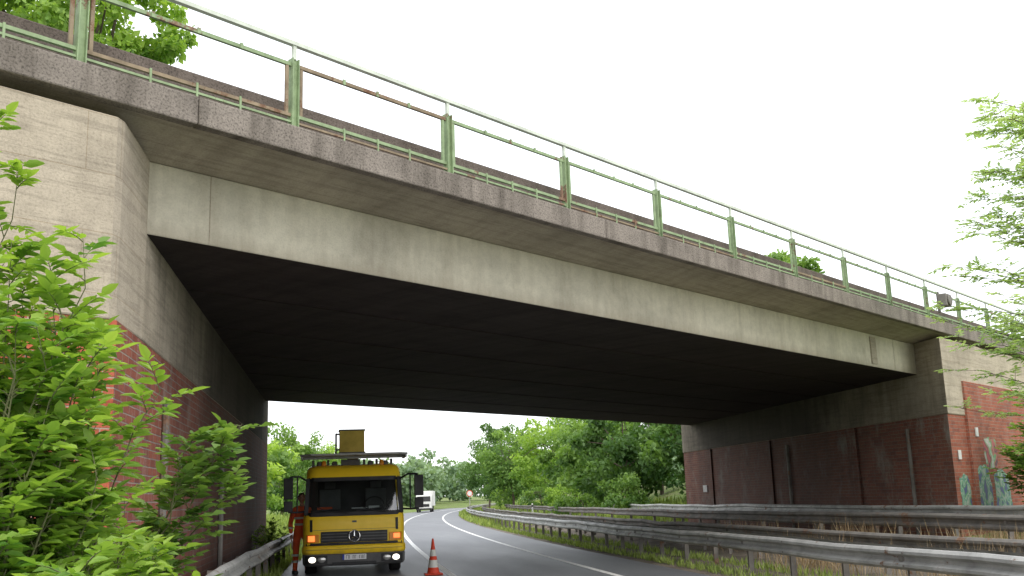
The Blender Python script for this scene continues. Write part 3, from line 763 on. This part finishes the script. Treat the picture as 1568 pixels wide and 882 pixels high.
mb.box(-0.44,-0.40,0.05,0.5,zb,zb+.48,1); mb.box(-0.44,-0.34,0.1,0.14,zb+.44,zb+.48,1); mb.box(-0.44,-0.34,0.1,0.14,zb+.08,zb+.12,1); mb.box(-0.36,0.26,0.06,0.08,zb,zb+.04,1)
mb.build('bucket',['olive','grey'],TR,0.008)

# ------------------------------------------------------------------ traffic cone
CN=empty('traffic_cone',(2.05,23.2,0.008))
mb=MB(); mb.prism([(-.2,-.2),(.2,-.2),(.2,.2),(-.2,.2)],0,0.035); mb.build('base',['cone_red'],CN,0.012)
mb=MB(); mb.lathe((0,0,0.035),(0,0,1),[(0,0.145),(0.02,0.135),(0.12,0.115),(0.28,0.088),(0.36,0.074),(0.50,0.052),(0.57,0.042),(0.72,0.022),(0.74,0.018)],24,[0,0,1,0,1,0,0,0]); mb.build('body',['cone_red','reflect'],CN,smooth=True)

# ------------------------------------------------------------------ person
PE=empty('worker',(-0.90,25.5,0.0),math.radians(14)); PE.scale=(1.05,1.05,1.05)
def skinned(name,pts,edges,rads,mat,parent,lv=2,root=0):
    me=bpy.data.meshes.new(name); me.from_pydata(pts,edges,[]); me.materials.append(M[mat])
    o=bpy.data.objects.new(name,me); COL.objects.link(o); o.parent=parent
    sk=o.modifiers.new('skin','SKIN'); sk.use_smooth_shade=True
    for i,r_ in enumerate(rads):
        q=me.skin_vertices[0].data[i]; q.radius=(r_ if isinstance(r_,tuple) else (r_,r_)); q.use_root=(i==root)
    ss=o.modifiers.new('sub','SUBSURF'); ss.levels=lv; ss.render_levels=lv
    return o
pts=[(0,0,0.95),(0,0.01,1.12),(0,0.01,1.32),(0,0.01,1.45),(0,0,1.53),
     (0.17,0.01,1.42),(0.25,0.02,1.14),(0.25,-0.10,0.90),
     (-0.17,0.01,1.42),(-0.25,0.02,1.14),(-0.25,-0.08,0.90),
     (0.10,0,0.88),(0.13,-0.02,0.50),(0.14,0.02,0.10),(0.15,-0.12,0.05),
     (-0.10,0,0.88),(-0.12,0.0,0.50),(-0.13,0.05,0.10),(-0.15,-0.09,0.05)]
ed=[(0,1),(1,2),(2,3),(3,4),(3,5),(5,6),(6,7),(3,8),(8,9),(9,10),(0,11),(11,12),(12,13),(13,14),(0,15),(15,16),(16,17),(17,18)]
rd=[(0.15,0.11),(0.15,0.11),(0.17,0.12),(0.12,0.09),0.06,0.075,0.058,0.045,0.075,0.058,0.045,0.10,0.075,0.06,0.05,0.10,0.075,0.06,0.05]
skinned('body',pts,ed,rd,'hivis',PE)
skinned('neck',[(0,0,1.48),(0,-0.005,1.60)],[(0,1)],[0.055,0.055],'skin',PE)
for sx in (-1,1):
    w=Vector((sx*0.25,-0.10 if sx>0 else -0.08,0.88))
    ps=[tuple(w),tuple(w+Vector((0,-0.015,-0.07)))]; es=[(0,1)]; rs=[0.028,(0.04,0.02)]
    for k,(dx,l) in enumerate(((-0.028,.07),(-0.01,.08),(0.01,.075),(0.028,.06))):
        b0=len(ps); ps+= [tuple(w+Vector((sx*0.0,dx-0.015,-0.09))),tuple(w+Vector((-sx*0.008,dx-0.02,-0.09-l*0.55))),tuple(w+Vector((-sx*0.02,dx-0.022,-0.09-l)))]
        es+=[(1,b0),(b0,b0+1),(b0+1,b0+2)]; rs+=[0.010,0.0095,0.008]
    b0=len(ps); ps+=[tuple(w+Vector((-sx*0.02,-0.05,-0.05))),tuple(w+Vector((-sx*0.025,-0.065,-0.09)))]; es+=[(0,b0),(b0,b0+1)]; rs+=[0.011,0.009]
    skinned('hand',ps,es,rs,'skin',PE,1)
mb=MB(); c=(0,-0.01,1.68)
def ell(mb,c,r,nu=20,nv=14,mi=0,fn=None):
    V=[];F=[]
    for j in range(nv+1):
        ph=math.pi*j/nv
        for i in range(nu):
            th=2*math.pi*i/nu; v=[math.sin(ph)*math.cos(th),math.sin(ph)*math.sin(th),math.cos(ph)]
            if fn: v=fn(v)
            V.append((c[0]+v[0]*r[0],c[1]+v[1]*r[1],c[2]+v[2]*r[2]))
    for j in range(nv):
        for i in range(nu): F.append((j*nu+i,(j+1)*nu+i,(j+1)*nu+(i+1)%nu,j*nu+(i+1)%nu))
    mb.add(V,F,mi)
def headf(v):
    k=1-0.25*max(0,-v[2]); v=[v[0]*k,v[1]*(1-0.1*max(0,-v[2])),v[2]]; return v
ell(mb,c,(0.078,0.098,0.118),fn=headf)
ell(mb,(0,-0.108,1.668),(0.014,0.02,0.024),8,6); 
for sx in (-1,1): ell(mb,(sx*0.078,0.0,1.675),(0.012,0.02,0.03),8,6); ell(mb,(sx*0.03,-0.092,1.695),(0.011,0.01,0.007),8,6,1)
ell(mb,(0,-0.094,1.63),(0.024,0.008,0.006),8,6,2)
def hairf(v):
    if v[2]<0.1 and v[1]<0.1: v=[v[0]*0.8,v[1]*0.7,v[2]*0.3]
    return v
ell(mb,(0,0.008,1.705),(0.086,0.103,0.105),mi=1,fn=hairf)
mb.build('head',['skin','hair','red_lens'],PE,smooth=True)
mb=MB()
def band(cx,cy,z,rx,ry,h):
    V=[];F=[];n=20
    for k in range(n):
        a=2*math.pi*k/n
        for zz in (z-h/2,z+h/2): V.append((cx+rx*math.cos(a),cy+ry*math.sin(a),zz))
    for k in range(n): F.append((2*k,(2*k+2)%(2*n),(2*k+3)%(2*n),2*k+1))
    mb.add(V,F,0)
band(0,0.01,1.10,0.165,0.125,0.05); band(0,0.01,1.24,0.178,0.13,0.05)
for sx in (-1,1): band(sx*0.135,0.0,0.42,0.082,0.082,0.05); band(sx*0.14,0.01,0.28,0.076,0.076,0.05); band(sx*0.25,-0.03,1.03,0.062,0.062,0.04)
mb.build('reflective_bands',['reflect'],PE,smooth=True)
mb=MB()
for sx,yy in ((1,-0.08),(-1,-0.05)): mb.box(sx*0.145-0.055,sx*0.145+0.055,yy-0.12,yy+0.14,0.0,0.09)
mb.build('boots',['black'],PE,0.03,seg=3)

# ------------------------------------------------------------------ far vehicle, sign, delineators
LO=empty('white_lorry',(12.2,152,0),math.radians(-8))
mb=MB(); mb.profx([(0,0.5),(0,1.5),(0.25,2.4),(0.5,2.5),(1.8,2.5),(1.8,0.5)],-1.15,1.15); mb.build('cab',['white'],LO,0.06)
mb=MB(); mb.box(-1.25,1.25,2.0,8.5,0.9,3.1); mb.build('box_body',['white'],LO,0.03)
mb=MB(); mb.add([(-1.0,0.0,1.55),(1.0,0.0,1.55),(0.95,0.18,2.3),(-0.95,0.18,2.3)],[(0,1,2,3)]); mb.box(-0.8,0.8,-0.03,0.0,0.8,1.2); mb.box(-1.15,1.15,-0.05,0.2,0.35,0.6); mb.box(-0.5,0.5,1,8,0.6,0.88); mb.build('dark_parts',['black'],LO)
mb=MB()
for sx in (-1,1): wheel(mb,sx*0.98,1.1,0.48,sx=sx); wheel(mb,sx*0.98,6.2,0.48,sx=sx)
mb.build('wheels',['rubber','ltgrey'],LO)
mb=MB()
for sx in (-1,1): mb.box(sx*0.9-0.12,sx*0.9+0.12,-0.06,-0.02,0.62,0.78)
mb.build('lamps',['plate'],LO)
SG=empty('traffic_sign',(14.0,112,gh(14.0,112)))
mb=MB(); mb.tube([(0,0.03,0),(0,0.03,2.6)],0.04,8,0); mb.lathe((0,0,2.3),(0,-1,0),[(0,0.34),(0.02,0.34)],28,1); mb.lathe((0,-0.022,2.3),(0,-1,0),[(0,0.26),(0.004,0.26)],28,2); mb.build('post_and_disc',['galv','cone_red','plate'],SG)
for (x,y) in ((2.0+cur(95)-0.4,95),(12.4+cur(80),80)):
    D_=empty('delineator_post',(x,y,gh(x,y))); mb=MB(); mb.prism([(-.06,-.04),(.06,-.04),(.0,.06)],0,1.0,0); mb.prism([(-.063,-.043),(.063,-.043),(.0,.064)],0.72,0.9,1); mb.build('post',['plate','black'],D_)

# ------------------------------------------------------------------ vegetation
def stems(n,spread,h,off,seed,bias=(0,0),lo=0.55):
    r_=random.Random(seed); out=[]
    for i in range(n):
        a=r_.uniform(0,2*math.pi); s=spread*r_.uniform(0.2,1.0)
        out.append(((off*math.cos(a)*r_.random(),off*math.sin(a)*r_.random(),-0.1),(s*math.cos(a)+bias[0],s*math.sin(a)+bias[1],h*r_.uniform(lo,1.0)*(1-0.25*s/spread))))
    return out
shrub('elder_bush',(-2.05,6.3,gh(-2.05,6.3)),stems(50,0.6,3.75,0.35,11,lo=0.62),0.125,'leaf_near',5,twigs=5,twl=(0.18,0.42),leafn=5,wl=0.48)
shrub('elder_bush',(-1.5,6.9,gh(-1.5,6.9)),stems(22,0.5,2.0,0.25,16),0.115,'leaf_near',16,twigs=5,twl=(0.18,0.4),leafn=5,wl=0.46)
shrub('elder_bush',(-1.5,5.3,gh(-1.5,5.3)),stems(24,0.45,1.6,0.3,12),0.105,'leaf_near',6,twigs=5,twl=(0.18,0.4),leafn=5,wl=0.46)
shrub('elder_bush',(-2.42,6.7,gh(-2.42,6.7)),stems(9,0.28,4.45,0.15,17,(0.12,0),0.8),0.115,'leaf_near',17,twigs=4,twl=(0.15,0.32),leafn=5,wl=0.46,start=4)
shrub('hazel_bush',(-1.75,8.9,gh(-1.75,8.9)),stems(18,0.55,1.6,0.25,13)+[((0,0,0.3),(1.0,-0.35,2.0)),((0,0,0.3),(0.85,-0.1,1.9)),((0,0,0.2),(0.6,-0.5,2.0)),((0,0,0.2),(1.0,-0.2,1.7)),((0,0,0.2),(0.75,-0.4,1.8))],0.125,'leaf_mid',7,twigs=5,twl=(0.2,0.42),leafn=4,wl=0.62,start=3)
shrub('roadside_shrub',(-1.35,12.6,0),stems(12,0.35,0.9,0.15,14),0.07,'leaf_mid',8,twigs=4,twl=(0.12,0.25),leafn=4,wl=0.5)
shrub('roadside_shrub',(-1.9,27.5,0),stems(10,0.4,1.4,0.2,15),0.09,'leaf_near',9,twigs=4,twl=(0.15,0.3),leafn=4,wl=0.5)
r_=random.Random(21); st=[]
for i in range(66):
    a=r_.uniform(0,2*math.pi); z=r_.uniform(2.2,9.2); l=r_.uniform(1.4,3.6)*(1.2-z/14)
    st.append(((0,0,z),(l*math.cos(a),l*math.sin(a),l*r_.uniform(0.15,0.8))))
for i in range(30):
    z=r_.uniform(2.2,9.2); l=r_.uniform(2.2,3.6)*(1.15-z/16); a=math.pi+r_.uniform(-0.8,0.6)
    st.append(((0,0,z),(l*math.cos(a),l*math.sin(a),l*r_.uniform(0.1,0.6))))
shrub('young_ash_tree',(16.05,19.0,gh(16.05,19.0)),st,0.15,'leaf_pale',22,twigs=4,twl=(0.3,0.6),leafn=4,wl=0.40,stemr=0.02,start=3,trunk=([(0,0,-.2),(0.05,0,3),(-0.05,0.05,6),(0,0,10.2)],[0.14,0.11,0.07,0.02]),bark='bark')
shrub('elder_bush',(18.9,24.2,gh(18.9,24.2)),stems(34,1.4,3.5,0.5,31),0.17,'leaf_mid',32,twigs=4,twl=(0.3,0.6),leafn=5,wl=0.5,stemr=0.02)
shrub('elder_bush',(20.3,25.2,gh(20.3,25.2)),stems(36,1.7,5.0,0.5,33),0.18,'leaf_near',34,twigs=4,twl=(0.3,0.6),leafn=5,wl=0.5,stemr=0.02)
TL=[(17.5,62,8.3,3.2,'leaf_dark',1),(20.5,57,8.7,3.4,'leaf_dark',2),(24,60,9.2,3.6,'leaf_dark',3),(18.8,71,8.8,3.4,'leaf_mid',4),(23,72,10.5,4,'leaf_dark',5),
    (19.5,84,9.6,3.4,'leaf_mid',6),(19.6,97,11.0,3.8,'leaf_near',7),(18.8,112,12.0,3.8,'leaf_mid',8),(20.5,126,12.8,4.2,'leaf_dark',9),(21,146,12.5,4.5,'leaf_dark',10),(26,88,11.5,4.5,'leaf_dark',11),(27,108,13,5,'leaf_dark',12)]
for (x,y,H,R,mt,sd) in TL:
    z=gh(x,y); tree('deciduous_tree',(x,y,z),H*0.92,(R,R,H*0.40),H*0.46,44,190,0.32,mt,100+sd,0.15)
for k,(x,y,h_) in enumerate(((16.2,58,2.6),(17.2,78,2.6),(17.6,90,3.0),(19,118,3.5),(15.6,66,1.8),(22,135,3.4))):
    tree('hedge_bush',(x,y,gh(x,y)),h_,(1.9,2.2,h_*0.5),h_*0.45,22,130,0.2,'leaf_near' if k%2 else 'leaf_mid',200+k,0.06,6,(0.2,0.35))
for k,(x,y,H,R) in enumerate(((-4.6,42,5.2,2.0),(-4.9,50,5.8,2.4),(-5.0,62,6.4,2.6),(-4.2,80,7.0,2.8),(-9,64,8,3),(-3.6,110,8.5,3.4),(-1.5,140,10,4))):
    tree('roadside_tree',(x,y,gh(x,y)),H,(R,R,H*0.46),H*0.5,38,170,0.26,'leaf_mid' if k%2 else 'leaf_near',300+k,0.12)
tree('tall_tree',(-9.0,33.5,1.5),19,(4.1,4.1,4.6),15.8,95,240,0.27,'leaf_near',401,0.28,22,(0.12,0.22))
tree('tall_tree',(31.2,66,4.0),13.5,(3.3,3.3,4.2),10.8,44,180,0.34,'leaf_mid',402,0.25,14)
rng=np.random.default_rng(55); P=[];T=[]
for i in range(120):
    y=rng.uniform(180,330); x=rng.uniform(-70,75)
    if abs(x-(4+cur(y)))<9 and y<300: x+= 18 if x>(4+cur(y)) else -16
    H=rng.uniform(9,13)*(0.75+y/900); 
    p,t,_=crown_points(rng,(x,y,gh(x,y)+H*0.48),(H*0.5,H*0.5,H*0.5),20,55,(0.22,0.38)); P.append(p);T.append(t)
P=np.concatenate(P);T=np.concatenate(T);n=len(P);L=rng.uniform(0.6,1.1,n)*1.15
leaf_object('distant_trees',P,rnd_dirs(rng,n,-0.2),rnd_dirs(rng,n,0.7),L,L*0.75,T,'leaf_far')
def grass_area(name,pts_fn,n,h,mat,seed,w=0.012):
    rng=np.random.default_rng(seed); P=[];
    for i in range(n):
        x,y=pts_fn(rng); P.append((x,y,gh(x,y)-0.01))
    P=np.array(P); D=rng.normal(0,0.28,size=(n,3)); D[:,2]=1
    NN=rng.normal(size=(n,3)); NN[:,2]*=0.2
    L=rng.uniform(0.4,1.1,n)*h
    leaf_object(name,P,D,NN,L,np.full(n,w)*rng.uniform(0.7,1.6,n)*(1+P[:,1]/25),rng.uniform(0.1,0.9,n),mat)
def a1(r):
    y=r.uniform(48,150); return (r.uniform(13.2,19)+cur(y),y)
grass_area('tall_grass',a1,20000,0.75,'grass',1,0.025)
def a2(r):
    y=3+r.random()**1.5*60
    return (7.4+abs(r.normal(0,0.25))+cur(y)+ (1.1 if r.random()<0.5 else 0),y)
grass_area('verge_grass',a2,8000,0.22,'grass',2)
def a3(r):
    cx=[(9.3,14),(11.2,17),(13.8,16.5),(11.0,12.5),(14.3,20),(11.6,22),(13.9,13.5),(9.2,19),(10.9,27),(12.0,13.2),(9.0,11.5)][r.integers(0,11)]
    return (cx[0]+r.normal(0,0.35),cx[1]+r.normal(0,1.0))
grass_area('dry_weeds',a3,3600,0.85,'dry',3,0.007)
def a4(r):
    y=r.uniform(3,100); return (r.uniform(-2.2,-1.3)+cur(y) if y>31 or y<11 else r.uniform(-2.15,-1.35),y)
grass_area('roadside_grass',a4,10000,0.26,'grass',4)
def a5(r):
    y=r.uniform(60,180); return (r.uniform(7.2,13)+cur(y),y)
grass_area('median_grass',a5,12000,0.45,'grass',5,0.025)
def a6(r):
    y=r.uniform(32,110); return (r.uniform(-7,-1.6)+cur(y),y)
grass_area('bank_grass',a6,10000,0.6,'grass',6,0.02)

# ------------------------------------------------------------------ light, sky
w=bpy.data.worlds.new('World'); scene.world=w; w.use_nodes=True; nt=w.node_tree
bg=nt.nodes['Background']; out=nt.nodes['World Output']
sky=N(nt,'ShaderNodeTexSky'); sky.sky_type='NISHITA'; sky.sun_disc=False
EL=math.radians(48); AZ=math.radians(160)    # direction towards the sun, clockwise from +Y
sky.sun_elevation=EL; sky.sun_rotation=AZ; sky.dust_density=3.0
nt.links.new(sky.outputs[0],bg.inputs['Color']); bg.inputs['Strength'].default_value=0.06
bg2=N(nt,'ShaderNodeBackground'); tc=N(nt,'ShaderNodeTexCoord')
nn=noise(nt,tc.outputs['Generated'],2.2,5,0.55)
nt.links.new(ramp(nt,nn,[(0.3,(0.90,0.92,0.95)),(0.7,(1.0,1.0,1.0))]),bg2.inputs['Color']); bg2.inputs['Strength'].default_value=1.6
ad=N(nt,'ShaderNodeAddShader'); nt.links.new(bg.outputs[0],ad.inputs[0]); nt.links.new(bg2.outputs[0],ad.inputs[1]); nt.links.new(ad.outputs[0],out.inputs['Surface'])
sl=bpy.data.lights.new('sun','SUN'); sl.energy=1.2; sl.angle=math.radians(20); sl.color=(1,0.95,0.87)
so=bpy.data.objects.new('sun',sl); COL.objects.link(so)
dv=Vector((math.sin(AZ)*math.cos(EL),math.cos(AZ)*math.cos(EL),math.sin(EL)))
so.rotation_euler=dv.to_track_quat('Z','Y').to_euler()
scene.view_settings.view_transform='Standard'; scene.view_settings.look='None'; scene.view_settings.exposure=0

# ------------------------------------------------------------------ camera
yaw=math.radians(9.85); p=math.radians(11.73); rl=math.radians(1.9)
f=Vector((math.sin(yaw),math.cos(yaw),0)); z=Vector((0,0,1)); rt=Vector((math.cos(yaw),-math.sin(yaw),0))
fw=f*math.cos(p)+z*math.sin(p); up=-f*math.sin(p)+z*math.cos(p)
up2=up*math.cos(rl)+rt*math.sin(rl); rt2=rt*math.cos(rl)-up*math.sin(rl)
cam=bpy.data.cameras.new('camera'); co=bpy.data.objects.new('camera',cam); COL.objects.link(co)
mw=Matrix.Identity(4)
for i in range(3): mw[i][0]=rt2[i]; mw[i][1]=up2[i]; mw[i][2]=-fw[i]
mw[0][3],mw[1][3],mw[2][3]=0,0,1.6
co.matrix_world=mw; cam.lens=35.6; cam.sensor_width=36; cam.clip_end=3000; cam.clip_start=0.05
scene.camera=co
